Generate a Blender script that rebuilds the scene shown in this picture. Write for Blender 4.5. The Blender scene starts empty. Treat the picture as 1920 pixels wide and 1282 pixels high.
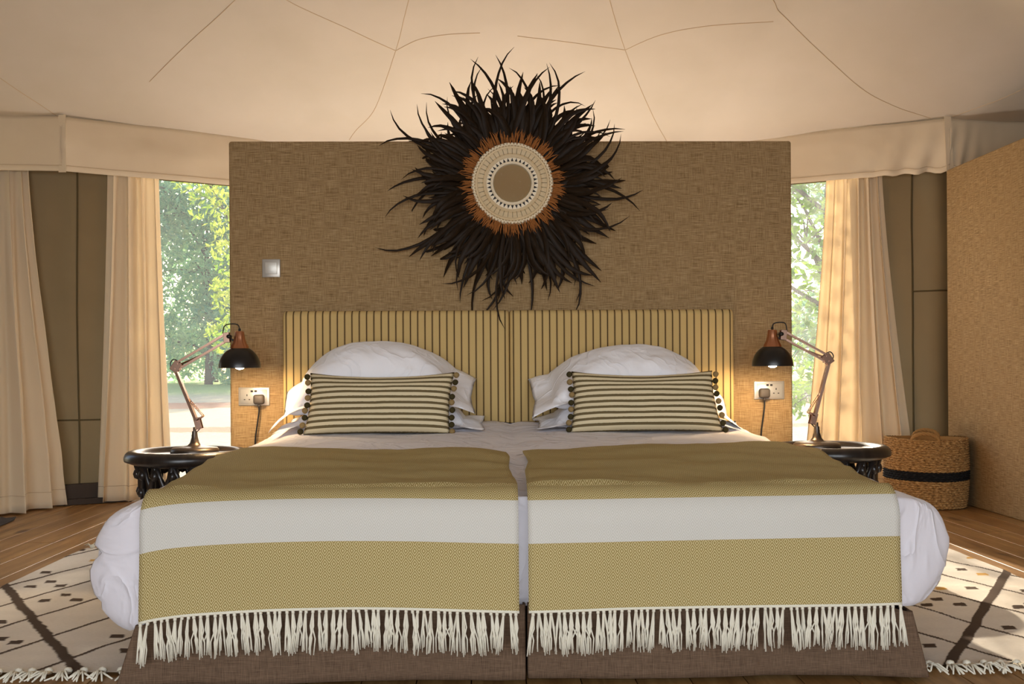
import bpy, bmesh, math, random
import numpy as np
from mathutils import Vector, Matrix, noise
random.seed(7)
PI = math.pi
scene = bpy.context.scene
col = scene.collection

# ------------------------------------------------------------------ camera, world, sun, large lights, exposure
cam_d = bpy.data.cameras.new('camera')
cam = bpy.data.objects.new('camera', cam_d); col.objects.link(cam)
cam_d.sensor_width = 36.0
cam_d.lens = 36.0 * 1900 / 1920
cam_d.shift_y = 44 / 1920
cam_d.clip_start = 0.05; cam_d.clip_end = 300
cam.matrix_world = (Matrix.Translation((0, 0, .85)) @ Matrix.Rotation(math.radians(-1.357), 4, 'Z')
                    @ Matrix.Rotation(math.radians(90), 4, 'X') @ Matrix.Rotation(math.radians(-.35), 4, 'Z'))
scene.camera = cam

world = bpy.data.worlds.new('world'); scene.world = world; world.use_nodes = True
wn = world.node_tree.nodes; wl = world.node_tree.links
bg = wn['Background']
sky = wn.new('ShaderNodeTexSky'); sky.sky_type = 'NISHITA'; sky.sun_disc = False
sky.sun_elevation = math.radians(24); sky.sun_rotation = 0; sky.dust_density = 2.0
wl.new(sky.outputs[0], bg.inputs[0]); bg.inputs[1].default_value = .22

def look(o, d):
    o.rotation_euler = Vector(d).to_track_quat('-Z', 'Y').to_euler()
sd = bpy.data.lights.new('sun', 'SUN'); sd.energy = 5.4; sd.angle = math.radians(.8); sd.color = (1, .87, .68)
so = bpy.data.objects.new('sun', sd); col.objects.link(so); look(so, (.01, -1, -.45)); so.location = (0, 20, 12)
# daylight through the wide open tent front behind the camera
ad = bpy.data.lights.new('front_opening_daylight', 'AREA'); ad.shape = 'RECTANGLE'; ad.size = 4.6; ad.size_y = 2.0
ad.energy = 58; ad.color = (.93, .95, 1.0)
ao = bpy.data.objects.new('front_opening_daylight', ad); col.objects.link(ao); ao.location = (0, -2.45, 1.15); look(ao, (0, 1, -.22)); ad.spread = math.radians(130)

vs = scene.view_settings
scene.display_settings.display_device = 'sRGB'
vs.view_transform = 'Standard'; vs.look = 'None'; vs.gamma = 1; vs.use_curve_mapping = False
vs.exposure = 0.9
scene.cycles.max_bounces = 8; scene.cycles.caustics_reflective = False; scene.cycles.caustics_refractive = False

# ------------------------------------------------------------------ helpers
def srgb(r, g, b):
    f = lambda c: (c / 255 / 12.92) if c / 255 <= .04045 else ((c / 255 + .055) / 1.055) ** 2.4
    return (f(r), f(g), f(b), 1)

def tag(o, label=None, cat=None, group=None, kind=None):
    if label: o['label'] = label
    if cat: o['category'] = cat
    if group: o['group'] = group
    if kind: o['kind'] = kind
    return o

def empty(name, loc=(0, 0, 0), rz=0):
    o = bpy.data.objects.new(name, None); col.objects.link(o)
    o.location = loc; o.rotation_euler = (0, 0, rz); o.empty_display_size = .05
    return o

class MB:
    """collects faces and becomes one mesh object"""
    def __init__(s): s.v = []; s.f = []; s.uv = []; s.mi = []
    def add(s, vs, fs, uv=None, mi=0):
        b = len(s.v); s.v += [tuple(p) for p in vs]
        s.f += [tuple(b + i for i in f) for f in fs]
        s.uv += list(uv) if uv is not None else [(0, 0)] * len(vs)
        s.mi += [mi] * len(fs)
    def box(s, c, d, mi=0, rot=None):
        x, y, z = d[0] / 2, d[1] / 2, d[2] / 2
        P = [Vector((a, b, e)) for a in (-x, x) for b in (-y, y) for e in (-z, z)]
        if rot is not None: P = [rot @ p for p in P]
        s.add([p + Vector(c) for p in P], [(0, 1, 3, 2), (4, 6, 7, 5), (0, 4, 5, 1), (2, 3, 7, 6), (0, 2, 6, 4), (1, 5, 7, 3)], mi=mi)
    def rbox(s, c, d, r=.004, seg=2, mi=0, rot=None):
        bm = bmesh.new(); bmesh.ops.create_cube(bm, size=1)
        for v in bm.verts: v.co = Vector((v.co.x * d[0], v.co.y * d[1], v.co.z * d[2]))
        bmesh.ops.bevel(bm, geom=bm.edges[:], offset=r, segments=seg, affect='EDGES', profile=.5)
        bm.verts.index_update()
        P = [v.co.copy() for v in bm.verts]
        if rot is not None: P = [rot @ p for p in P]
        s.add([p + Vector(c) for p in P], [[v.index for v in f.verts] for f in bm.faces], mi=mi); bm.free()
    def tube(s, pts, r, seg=8, cap=True, mi=0, closed=False):
        pts = [Vector(p) for p in pts]; n = len(pts)
        rr = r if hasattr(r, '__len__') else [r] * n
        up = None; V = []
        for i, p in enumerate(pts):
            a = pts[i - 1] if (i > 0 or closed) else p
            b = pts[(i + 1) % n] if (i < n - 1 or closed) else p
            t = (b - a).normalized()
            if up is None:
                up = t.orthogonal().normalized()
            else:
                up = (up - t * up.dot(t)); up = up.normalized() if up.length > 1e-6 else t.orthogonal().normalized()
            w = t.cross(up)
            for k in range(seg):
                q = 2 * PI * k / seg
                V.append(p + (up * math.cos(q) + w * math.sin(q)) * rr[i])
        F = []
        for i in range(n if closed else n - 1):
            j = (i + 1) % n
            for k in range(seg):
                l = (k + 1) % seg
                F.append((i * seg + k, i * seg + l, j * seg + l, j * seg + k))
        if cap and not closed:
            F.append(tuple(range(seg))[::-1]); F.append(tuple((n - 1) * seg + k for k in range(seg)))
        s.add(V, F, mi=mi)
    def lathe(s, prof, seg=48, c=(0, 0, 0), mi=0, rot=None):
        V = []; n = len(prof)
        for r, z in prof:
            for k in range(seg):
                q = 2 * PI * k / seg
                p = Vector((r * math.cos(q), r * math.sin(q), z))
                if rot is not None: p = rot @ p
                V.append(p + Vector(c))
        F = [(i * seg + k, i * seg + (k + 1) % seg, (i + 1) * seg + (k + 1) % seg, (i + 1) * seg + k) for i in range(n - 1) for k in range(seg)]
        s.add(V, F, mi=mi)
    def sphere(s, c, r, seg=10, mi=0):
        rx = r if hasattr(r, '__len__') else (r, r, r)
        V = []; n = seg // 2
        for i in range(n + 1):
            a = PI * i / n - PI / 2
            for k in range(seg):
                q = 2 * PI * k / seg
                V.append((c[0] + rx[0] * math.cos(a) * math.cos(q), c[1] + rx[1] * math.cos(a) * math.sin(q), c[2] + rx[2] * math.sin(a)))
        F = [(i * seg + k, i * seg + (k + 1) % seg, (i + 1) * seg + (k + 1) % seg, (i + 1) * seg + k) for i in range(n) for k in range(seg)]
        s.add(V, F, mi=mi)
    def grid(s, nu, nv, fn, closed=False, mi=0, uvfn=None):
        V = []; U = []
        for j in range(nv + 1):
            for i in range(nu if closed else nu + 1):
                u, v = i / nu, j / nv
                V.append(fn(u, v)); U.append(uvfn(u, v) if uvfn else (u, v))
        w = nu if closed else nu + 1
        F = [(j * w + i, j * w + (i + 1) % w, (j + 1) * w + (i + 1) % w, (j + 1) * w + i) for j in range(nv) for i in range(nu)]
        s.add(V, F, U, mi)
    def mesh(s, name, mats, smooth=True, uv=False):
        me = bpy.data.meshes.new(name); me.from_pydata(s.v, [], s.f)
        for m in (mats if isinstance(mats, (list, tuple)) else [mats]): me.materials.append(m)
        if any(s.mi): me.polygons.foreach_set('material_index', s.mi)
        if uv:
            L = me.uv_layers.new(name='UVMap')
            idx = np.empty(len(me.loops), dtype=np.int32); me.loops.foreach_get('vertex_index', idx)
            L.data.foreach_set('uv', np.array(s.uv, dtype=np.float32)[idx].ravel())
        me.polygons.foreach_set('use_smooth', [smooth] * len(me.polygons))
        me.update()
        return me
    def build(s, name, mats, parent=None, smooth=True, uv=False, thick=0, sharp=None):
        me = s.mesh(name, mats, smooth, uv)
        bm = bmesh.new(); bm.from_mesh(me); bmesh.ops.recalc_face_normals(bm, faces=bm.faces[:])
        if sharp:
            for e in bm.edges:
                if len(e.link_faces) == 2 and e.calc_face_angle(0) > sharp: e.smooth = False
        bm.to_mesh(me); bm.free()
        o = bpy.data.objects.new(name, me); col.objects.link(o)
        if parent: o.parent = parent
        if thick:
            m = o.modifiers.new('thickness', 'SOLIDIFY'); m.thickness = thick; m.offset = 0
        return o

def put(name, me, parent=None, loc=(0, 0, 0), rot=(0, 0, 0), sc=(1, 1, 1)):
    o = bpy.data.objects.new(name, me); col.objects.link(o)
    if parent: o.parent = parent
    o.location = loc; o.rotation_euler = rot; o.scale = sc
    return o

def interp(x, pts):
    if x <= pts[0][0]: return pts[0][1]
    for (a, b), (c, d) in zip(pts, pts[1:]):
        if x <= c: return b + (d - b) * (x - a) / (c - a)
    return pts[-1][1]
def sstep(a, b, x):
    t = min(1, max(0, (x - a) / (b - a))); return t * t * (3 - 2 * t)
def catmull(P, t):
    n = len(P) - 1; f = min(max(t, 0), 1) * n; i = min(int(f), n - 1); f -= i
    p = [Vector(P[min(max(k, 0), n)]) for k in (i - 1, i, i + 1, i + 2)]
    return .5 * ((2 * p[1]) + (p[2] - p[0]) * f + (2 * p[0] - 5 * p[1] + 4 * p[2] - p[3]) * f * f + (3 * p[1] - p[0] - 3 * p[2] + p[3]) * f ** 3)
def N(x, y, z=0.): return noise.noise((x, y, z))
def fbm(x, y, z=0.): return noise.fractal((x, y, z), 1.0, 2.0, 4)

# ------------------------------------------------------------------ materials
class Mat:
    def __init__(s, name, rough=.8, spec=.3):
        s.m = bpy.data.materials.new(name); s.m.use_nodes = True
        s.t = s.m.node_tree; s.b = s.t.nodes['Principled BSDF']
        s.b.inputs['Roughness'].default_value = rough
        s.b.inputs['Specular IOR Level'].default_value = spec
    def n(s, typ, **kw):
        nd = s.t.nodes.new(typ)
        for k, v in kw.items():
            if k.startswith('i_'):
                key = k[2:].replace('_', ' ')
                nd.inputs[int(key) if key.isdigit() else key].default_value = v
            else: setattr(nd, k, v)
        return nd
    def l(s, a, b): s.t.links.new(a, b)
    def math(s, op, a, b=None, c=None):
        nd = s.n('ShaderNodeMath', operation=op)
        for i, v in enumerate((a, b, c)):
            if v is None: continue
            if isinstance(v, (int, float)): nd.inputs[i].default_value = v
            else: s.l(v, nd.inputs[i])
        return nd.outputs[0]
    def coord(s, kind='Object', scale=(1, 1, 1), rot=(0, 0, 0)):
        tc = s.n('ShaderNodeTexCoord'); mp = s.n('ShaderNodeMapping')
        mp.inputs['Scale'].default_value = scale; mp.inputs['Rotation'].default_value = rot
        s.l(tc.outputs[kind], mp.inputs[0]); return mp.outputs[0]
    def noise(s, vec, scale=5, detail=3, rough=.6):
        nd = s.n('ShaderNodeTexNoise'); nd.inputs['Scale'].default_value = scale
        nd.inputs['Detail'].default_value = detail; nd.inputs['Roughness'].default_value = rough
        s.l(vec, nd.inputs['Vector']); return nd.outputs[0]
    def mix(s, f, a, b, mode='MIX'):
        nd = s.n('ShaderNodeMix', data_type='RGBA', blend_type=mode)
        for sock, v in ((nd.inputs[0], f), (nd.inputs[6], a), (nd.inputs[7], b)):
            if isinstance(v, (int, float)): sock.default_value = v
            elif isinstance(v, tuple): sock.default_value = v
            else: s.l(v, sock)
        return nd.outputs[2]
    def ramp(s, f, stops):
        nd = s.n('ShaderNodeValToRGB'); e = nd.color_ramp.elements
        while len(e) < len(stops): e.new(.5)
        for k, (p, c) in enumerate(stops):
            e[k].position = p; e[k].color = c if isinstance(c, tuple) else (c, c, c, 1)
        s.l(f, nd.inputs[0]); return nd.outputs[0]
    def color(s, c):
        if isinstance(c, tuple): s.b.inputs['Base Color'].default_value = c
        else: s.l(c, s.b.inputs['Base Color'])
        return s
    def bump(s, h, strength=.3, dist=.01):
        nd = s.n('ShaderNodeBump'); nd.inputs['Strength'].default_value = strength; nd.inputs['Distance'].default_value = dist
        s.l(h, nd.inputs['Height']); s.l(nd.outputs[0], s.b.inputs['Normal']); return s
    def translucent(s, f, c):
        out = s.t.nodes['Material Output']; tr = s.n('ShaderNodeBsdfTranslucent'); mx = s.n('ShaderNodeMixShader')
        if isinstance(c, tuple): tr.inputs[0].default_value = c
        else: s.l(c, tr.inputs[0])
        mx.inputs[0].default_value = f
        s.l(s.b.outputs[0], mx.inputs[1]); s.l(tr.outputs[0], mx.inputs[2]); s.l(mx.outputs[0], out.inputs[0]); return s

def plain(name, c, rough=.5, metal=0., spec=.4):
    m = Mat(name, rough, spec); m.color(c); m.b.inputs['Metallic'].default_value = metal; return m.m

def canvas(name, c1, c2, weave=420, bump=.12):
    m = Mat(name, .92, .1); v = m.coord()
    n1 = m.noise(v, 1.3, 4); n2 = m.noise(v, weave, 1)
    m.color(m.mix(m.ramp(n1, [(.35, 0.), (.7, 1.)]), c1, c2))
    n3 = m.noise(v, 9, 3)
    m.bump(m.math('ADD', m.math('MULTIPLY', n2, .25), n3), bump, .01)
    return m.m

M_roof = canvas('roof_canvas', srgb(216, 204, 188), srgb(208, 196, 178))
M_valance = canvas('valance_canvas', srgb(224, 208, 182), srgb(216, 198, 170))
M_olive = canvas('olive_canvas', srgb(150, 134, 104), srgb(140, 124, 94))
M_seam = plain('seam_tape', srgb(200, 178, 148), .9, spec=.1)
M_oliveseam = plain('olive_seam', srgb(92, 80, 56), .9, spec=.1)

def grasscloth():
    m = Mat('woven_grasscloth', .85, .15)
    v = m.coord('UV')
    h = m.noise(m.coord('UV', (14, 420, 1)), 1, 3, .7)
    w = m.noise(m.coord('UV', (420, 14, 1)), 1, 3, .7)
    big = m.noise(v, 2.2, 3)
    f = m.math('ADD', m.math('MULTIPLY', h, .62), m.math('MULTIPLY', w, .38))
    c = m.ramp(f, [(.36, srgb(100, 76, 48)), (.5, srgb(158, 130, 92)), (.64, srgb(194, 168, 128))])
    c = m.mix(m.math('MULTIPLY', big, .25), c, srgb(146, 116, 78))
    m.color(c); m.bump(f, .25, .004); return m.m
M_cloth = grasscloth()

def planks():
    m = Mat('floor_wood', .42, .4)
    oi = m.n('ShaderNodeObjectInfo')
    tc = m.n('ShaderNodeTexCoord'); mp = m.n('ShaderNodeMapping'); mp.inputs['Scale'].default_value = (22, 1.6, 1)
    m.l(tc.outputs['Object'], mp.inputs[0])
    cmb = m.n('ShaderNodeCombineXYZ'); m.l(m.math('MULTIPLY', oi.outputs['Random'], 40), cmb.inputs[0]); m.l(m.math('MULTIPLY', oi.outputs['Random'], 17), cmb.inputs[1])
    m.l(cmb.outputs[0], mp.inputs['Location'])
    g = m.noise(mp.outputs[0], 1, 5, .65)
    mp2 = m.n('ShaderNodeMapping'); mp2.inputs['Scale'].default_value = (6, 2.2, 1); m.l(tc.outputs['Object'], mp2.inputs[0]); m.l(cmb.outputs[0], mp2.inputs['Location'])
    kn = m.noise(mp2.outputs[0], 1, 2)
    c = m.ramp(g, [(.3, srgb(108, 76, 42)), (.5, srgb(150, 112, 66)), (.72, srgb(178, 140, 90))])
    c = m.mix(m.ramp(kn, [(.66, 0.), (.76, 1.)]), c, srgb(76, 46, 22))
    c = m.mix(m.math('MULTIPLY', oi.outputs['Random'], .3), c, srgb(128, 84, 40))
    m.color(c); m.bump(g, .2, .003); return m.m
M_wood = planks()
M_under = plain('subfloor', srgb(30, 20, 12), .9)

def sheet(name, c, cr=.4):
    m = Mat(name, .75, .2); v = m.coord()
    nd = m.n('ShaderNodeTexNoise'); nd.inputs['Scale'].default_value = 4.5; nd.inputs['Detail'].default_value = 2.5; nd.inputs['Distortion'].default_value = 1.6; m.l(v, nd.inputs['Vector'])
    rid = m.math('POWER', m.math('SUBTRACT', 1, m.math('MULTIPLY', m.math('ABSOLUTE', m.math('SUBTRACT', nd.outputs[0], .5)), 2)), 9)
    n = m.noise(v, 9, 3); n2 = m.noise(v, 700, 1)
    m.color(c); m.bump(m.math('ADD', m.math('MULTIPLY', rid, .55), m.math('ADD', m.math('MULTIPLY', n, .4), m.math('MULTIPLY', n2, .03))), cr, .016)
    m.b.inputs['Sheen Weight'].default_value = .2
    return m.m
M_white = sheet('white_cotton', srgb(246, 244, 248))
M_duvet = sheet('duvet_cotton', srgb(228, 222, 226), .55)

def stripes_headboard():
    m = Mat('striped_upholstery', .85, .15)
    uv = m.n('ShaderNodeUVMap'); sx = m.n('ShaderNodeSeparateXYZ'); m.l(uv.outputs[0], sx.inputs[0])
    fr = m.math('FRACT', m.math('DIVIDE', sx.outputs[0], .0335))
    dark = m.math('MULTIPLY', m.math('GREATER_THAN', fr, .44), m.math('LESS_THAN', fr, .56))
    soft = m.math('MULTIPLY', m.math('GREATER_THAN', fr, .33), m.math('LESS_THAN', fr, .67))
    v = m.coord('UV', (500, 500, 1)); n = m.noise(v, 1, 1)
    c = m.mix(m.math('MULTIPLY', n, .4), srgb(206, 176, 118), srgb(182, 152, 98))
    c = m.mix(soft, c, srgb(180, 151, 100)); c = m.mix(dark, c, srgb(52, 34, 20))
    m.color(c); m.bump(n, .15, .002); return m.m
M_head = stripes_headboard()

def throw_mat():
    m = Mat('diamond_weave', .9, .1)
    uv = m.n('ShaderNodeUVMap'); sx = m.n('ShaderNodeSeparateXYZ'); m.l(uv.outputs[0], sx.inputs[0])
    U, V = sx.outputs[0], sx.outputs[1]
    a = m.math('ABSOLUTE', m.math('SUBTRACT', m.math('FRACT', m.math('DIVIDE', U, .0235)), .5))
    b = m.math('ABSOLUTE', m.math('SUBTRACT', m.math('FRACT', m.math('DIVIDE', V, .034)), .5))
    d = m.math('ADD', a, b)
    w = m.math('SINE', m.math('MULTIPLY', d, 2 * PI * 4))
    lin = m.ramp(w, [(.42, 0.), (.58, 1.)])
    # the ramp clamps the sine to its positive half
    white = m.math('MULTIPLY', m.math('GREATER_THAN', V, .178), m.math('LESS_THAN', V, .293))
    hem = m.math('LESS_THAN', V, .004)
    fine = m.noise(m.coord('UV', (900, 900, 1)), 1, 1)
    ol = m.mix(lin, srgb(154, 133, 82), srgb(214, 198, 150))
    wh = m.mix(lin, srgb(202, 197, 186), srgb(216, 211, 202))
    c = m.mix(white, ol, wh); c = m.mix(hem, c, srgb(230, 226, 206))
    m.color(c); m.bump(m.math('ADD', m.math('MULTIPLY', lin, .6), fine), .25, .0015); return m.m
M_throw = throw_mat()
M_fringe = plain('fringe_cotton', srgb(226, 218, 198), .9, spec=.1)

def skirt_mat():
    m = Mat('brown_linen', .88, .12)
    h = m.noise(m.coord('Object', (30, 30, 900)), 1, 2); w = m.noise(m.coord('Object', (900, 30, 30)), 1, 2)
    f = m.math('ADD', m.math('MULTIPLY', h, .5), m.math('MULTIPLY', w, .5))
    m.color(m.ramp(f, [(.35, srgb(78, 60, 46)), (.65, srgb(122, 98, 78))])); m.bump(f, .2, .002); return m.m
M_skirt = skirt_mat()

def cushion_mat():
    m = Mat('striped_cushion', .9, .1)
    uv = m.n('ShaderNodeUVMap'); sx = m.n('ShaderNodeSeparateXYZ'); m.l(uv.outputs[0], sx.inputs[0])
    fr = m.math('FRACT', m.math('ADD', m.math('MULTIPLY', sx.outputs[1], 11.0), .32))
    nz = m.math('MULTIPLY', m.math('SUBTRACT', m.noise(m.coord('UV', (60, 40, 1)), 1, 2), .5), .1)
    dk = m.math('LESS_THAN', m.math('ADD', fr, nz), .44)
    n = m.noise(m.coord('UV', (420, 200, 1)), 1, 1)
    c = m.mix(dk, srgb(224, 208, 172), srgb(104, 90, 62)); c = m.mix(m.math('MULTIPLY', n, .15), c, srgb(150, 130, 96))
    m.color(c); m.bump(n, .3, .002); return m.m
M_cush = cushion_mat()
M_pomd = plain('pompom_dark', srgb(66, 58, 36), .95, spec=.05); M_poml = plain('pompom_tan', srgb(146, 122, 82), .95, spec=.05)

def curtain_mat(name, c1, tr, tc):
    m = Mat(name, .9, .1); v = m.coord('UV', (60, 40, 1))
    n = m.noise(v, 12, 2); m.color(m.mix(m.math('MULTIPLY', n, .3), c1, srgb(210, 186, 148))); m.bump(n, .1, .002)
    return m.translucent(tr, tc).m
M_curt = curtain_mat('cream_curtain', srgb(244, 231, 208), .40, srgb(250, 236, 210))
M_copper = plain('copper', srgb(206, 146, 112), .32, 1.0)
M_rose = plain('rose_metal', srgb(172, 138, 120), .26, 1.0)
M_black = plain('black_enamel', srgb(26, 22, 20), .32, 0, .5)
M_base = plain('bronze_grey', srgb(92, 82, 74), .35, .8)
M_cable = plain('black_rubber', srgb(22, 20, 19), .5)
M_inner = plain('shade_inner', srgb(240, 225, 195), .5)
m = Mat('bulb_glow'); m.b.inputs['Emission Color'].default_value = (1, .74, .44, 1); m.b.inputs['Emission Strength'].default_value = 170; M_bulb = m.m
def ebony():
    m = Mat('dark_carved_wood', .3, .5); n = m.noise(m.coord('Object', (30, 4, 4)), 1, 4)
    m.color(m.ramp(n, [(.3, srgb(24, 20, 18)), (.7, srgb(48, 40, 36))])); m.bump(n, .15, .003); return m.m
M_ebony = ebony()
M_plate = plain('brushed_silver', srgb(186, 180, 172), .35, .5); M_plate2 = plain('silver_inset', srgb(200, 196, 188), .4, .4)
M_dark = plain('dark_plastic', srgb(50, 46, 44), .45); M_plug = plain('grey_plug', srgb(72, 66, 62), .5)
def feather_mat(name, c1, c2, rough):
    m = Mat(name, rough, .12)
    n = m.noise(m.coord('UV', (3, 9, 1)), 1, 2)
    m.color(m.mix(n, c1, c2)); m.bump(n, .3, .002); return m.m
M_feather = feather_mat('black_feather', srgb(10, 7, 4), srgb(54, 38, 22), .5)
M_feather2 = feather_mat('brown_feather', srgb(58, 27, 9), srgb(206, 132, 70), .7)
M_shell = plain('cowrie_shell', srgb(244, 228, 198), .4)
M_bead = canvas('beaded_band', srgb(240, 220, 184), srgb(222, 196, 154), 900, .5)
M_tri = plain('black_triangles', srgb(28, 22, 18), .6)
m = Mat('old_mirror', .08); m.b.inputs['Metallic'].default_value = 1
mn = m.noise(m.coord('Object'), 60, 3); m.color(m.mix(m.ramp(mn, [(.62, 0.), (.7, 1.)]), srgb(244, 234, 206), srgb(250, 244, 226)))
M_mirror = m.m
def basket_mat(name, a, b, c_):
    m = Mat(name, .8, .2); v = m.coord('UV', (70, 170, 1)); n = m.noise(v, 1, 2)
    m.color(m.ramp(n, [(.3, a), (.5, b), (.7, c_)])); m.bump(n, .5, .004); return m.m
M_bask = basket_mat('seagrass_rope', srgb(84, 56, 28), srgb(156, 116, 68), srgb(198, 160, 106))
M_baskb = basket_mat('black_rope', srgb(8, 8, 10), srgb(20, 19, 20), srgb(44, 42, 42))
def rug_mat():
    m = Mat('kilim_wool', .95, .05); at = m.n('ShaderNodeAttribute', attribute_name='weave')
    n = m.noise(m.coord('Object', (60, 260, 1)), 1, 2)
    m.color(m.mix(m.math('MULTIPLY', n, .35), at.outputs[0], srgb(168, 150, 128), 'MULTIPLY')); m.bump(n, .5, .004); return m.m
M_rug = rug_mat()
M_mat = canvas('grey_mat', srgb(96, 88, 80), srgb(70, 64, 60), 300, .5)
def leafmat(name, a, b, tr):
    m = Mat(name, .6, .3); oi = m.n('ShaderNodeTexCoord'); n = m.noise(oi.outputs['Object'], 1.7, 2)
    c = m.mix(m.ramp(n, [(.35, 0.), (.65, 1.)]), a, b); m.color(c); return m.translucent(tr, c).m
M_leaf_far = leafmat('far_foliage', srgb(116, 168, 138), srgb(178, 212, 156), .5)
M_leaf_near = leafmat('near_foliage', srgb(112, 160, 34), srgb(206, 214, 90), .5)
M_leaf_mid = leafmat('mid_foliage', srgb(70, 118, 28), srgb(140, 172, 44), .45)
M_bark = canvas('bark', srgb(108, 96, 84), srgb(78, 66, 56), 60, .6)
def ground_mat():
    m = Mat('outdoor_ground', .95, .05)
    g = m.n('ShaderNodeNewGeometry'); sx = m.n('ShaderNodeSeparateXYZ'); m.l(g.outputs['Position'], sx.inputs[0])
    n = m.noise(g.outputs['Position'], .9, 4); n2 = m.noise(g.outputs['Position'], 6, 3)
    y = m.math('ADD', sx.outputs[1], m.math('MULTIPLY', n, 1.2))
    grass = m.ramp(m.math('DIVIDE', y, 60), [(.54, 0.), (.6, 1.)])
    base = m.mix(n2, srgb(206, 190, 164), srgb(178, 168, 128))
    c = m.mix(grass, base, m.mix(n2, srgb(142, 168, 92), srgb(186, 190, 130)))
    for y0, hw in ((19.2, .5), (27.5, 1.3)):
        k = m.math('LESS_THAN', m.math('ABSOLUTE', m.math('SUBTRACT', m.math('ADD', sx.outputs[1], m.math('MULTIPLY', n2, .5)), y0 + .25)), hw)
        c = m.mix(m.math('MULTIPLY', k, .75), c, srgb(170, 112, 82))
    m.color(c); return m.m
M_ground = ground_mat()
def screen_mat():
    m = Mat('mosquito_screen'); out = m.t.nodes['Material Output']
    tp = m.n('ShaderNodeBsdfTransparent'); tr = m.n('ShaderNodeBsdfTranslucent'); tr.inputs[0].default_value = (.9, .92, .95, 1)
    mx = m.n('ShaderNodeMixShader'); mx.inputs[0].default_value = .125
    m.l(tp.outputs[0], mx.inputs[1]); m.l(tr.outputs[0], mx.inputs[2]); m.l(mx.outputs[0], out.inputs[0]); return m.m
M_screen = screen_mat()

# ------------------------------------------------------------------ the tent shell
EAVE = [(-4.2, 6.28), (-2.624, 6.4), (-1.748, 6.9), (-1.2, 7.21), (1.5, 7.21), (2.09, 6.88), (2.94, 6.45), (4.2, 6.66)]
ZE, ZV = 2.395, 2.07
SIDE = 3.75
def eave_y(x): return interp(x, EAVE)
def roof_z(x, y, ripple=True):
    yy = max(y, 4.4 - y)
    t = 6.6 - yy
    xe = x - .44 * t * max(-1, min(1, x / 2.8))
    d = eave_y(xe) - yy
    d = min(d, (SIDE + .1 - abs(x)) * 1.25)
    z = ZE + .30 * d + .018 * d * abs(d)
    return z
SEAMS = []   # polylines on the roof in plan, filled in below

# floor with planks
fl = MB(); fl.box((0, 2.35, -.055), (7.6, 10.1, .05))
floor = fl.build('floor', M_under, smooth=False); tag(floor, kind='structure')
pw = .148
plank_me = {}
def plank_mesh(L):
    k = round(L, 2)
    if k not in plank_me:
        b = MB(); b.rbox((0, 0, -.015), (pw - .003, L - .003, .03), .0012, 1); plank_me[k] = b.mesh('plank', M_wood, False)
    return plank_me[k]
x = -3.75; rng = random.Random(3)
while x < 3.75:
    cuts = [-2.6, rng.choice((.4, .8, 1.2)), rng.choice((3.2, 3.6, 4.0, 4.6, 5.0)), 7.3]
    for a, b in zip(cuts, cuts[1:]):
        put('plank', plank_mesh(b - a), floor, (x + pw / 2, (a + b) / 2, rng.uniform(-.0012, .0)))
    x += pw

# roof
rf = MB()
def rfun(u, v):
    X = -3.85 + 7.7 * u
    ye = eave_y(X)
    Y = ye + .02 - (ye + 2.62) * v
    z = roof_z(X, Y)
    z += .012 * fbm(X * .8, Y * .8)
    z = z - .02 * math.exp(-((Y - ye + .35) / .3) ** 2)
    return (X, Y, z)
rf.grid(150, 150, rfun)
roof = rf.build('ceiling', M_roof, thick=.004); tag(roof, kind='structure')
def on_roof(x, y, off=-.004):
    z = roof_z(x, y) + .012 * fbm(x * .8, y * .8) - .02 * math.exp(-((y - eave_y(x) + .35) / .3) ** 2)
    return Vector((x, y, z + off))
ROOFSEAMS = [[(0.629, 5.434), (0.695, 5.674), (0.84, 6.107), (1.026, 6.565), (1.265, 7.095)], [(-0.393, 5.517), (-0.466, 5.807), (-0.542, 6.099), (-0.723, 6.655), (-0.887, 6.927), (-0.953, 7.062)], [(-0.542, 6.099), (-0.398, 5.997), (-0.223, 5.949), (-0.035, 5.939)], [(-0.542, 6.099), (-0.78, 5.919), (-1.051, 5.722), (-1.199, 5.579)], [(0.84, 6.107), (0.603, 6.057), (0.408, 6.014), (0.185, 5.967)], [(0.84, 6.107), (1.036, 5.964), (1.303, 5.882), (1.668, 5.844)], [(-1.281, 5.559), (-1.399, 5.682), (-1.705, 5.919), (-2.038, 6.182)], [(1.436, 5.432), (1.619, 5.672), (1.737, 5.814), (2.266, 6.204), (2.594, 6.36), (2.846, 6.43)], [(2.933, 6.43), (3.086, 6.214), (3.272, 6.002)], [(-2.639, 6.412), (-2.728, 6.152), (-2.844, 5.872)]]
for pts in ROOFSEAMS:
    b = MB(); P = []
    for i in range(41):
        q = catmull([(p[0], p[1], 0) for p in pts], i / 40); P.append(on_roof(q.x, q.y))
    V = []; F = []
    for i, p in enumerate(P):
        t = (P[min(i + 1, 40)] - P[max(i - 1, 0)]).normalized(); s = t.cross(Vector((0, 0, 1))).normalized() * .003
        V += [p - s + Vector((0, 0, .004)), p - s * .4 - Vector((0, 0, .001)), p + s * .4 - Vector((0, 0, .001)), p + s + Vector((0, 0, .004))]
    F = [(i * 4 + k, i * 4 + k + 1, i * 4 + k + 5, i * 4 + k + 4) for i in range(40) for k in range(3)]
    b.add(V, F); b.build('seam', M_seam, roof)

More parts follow.
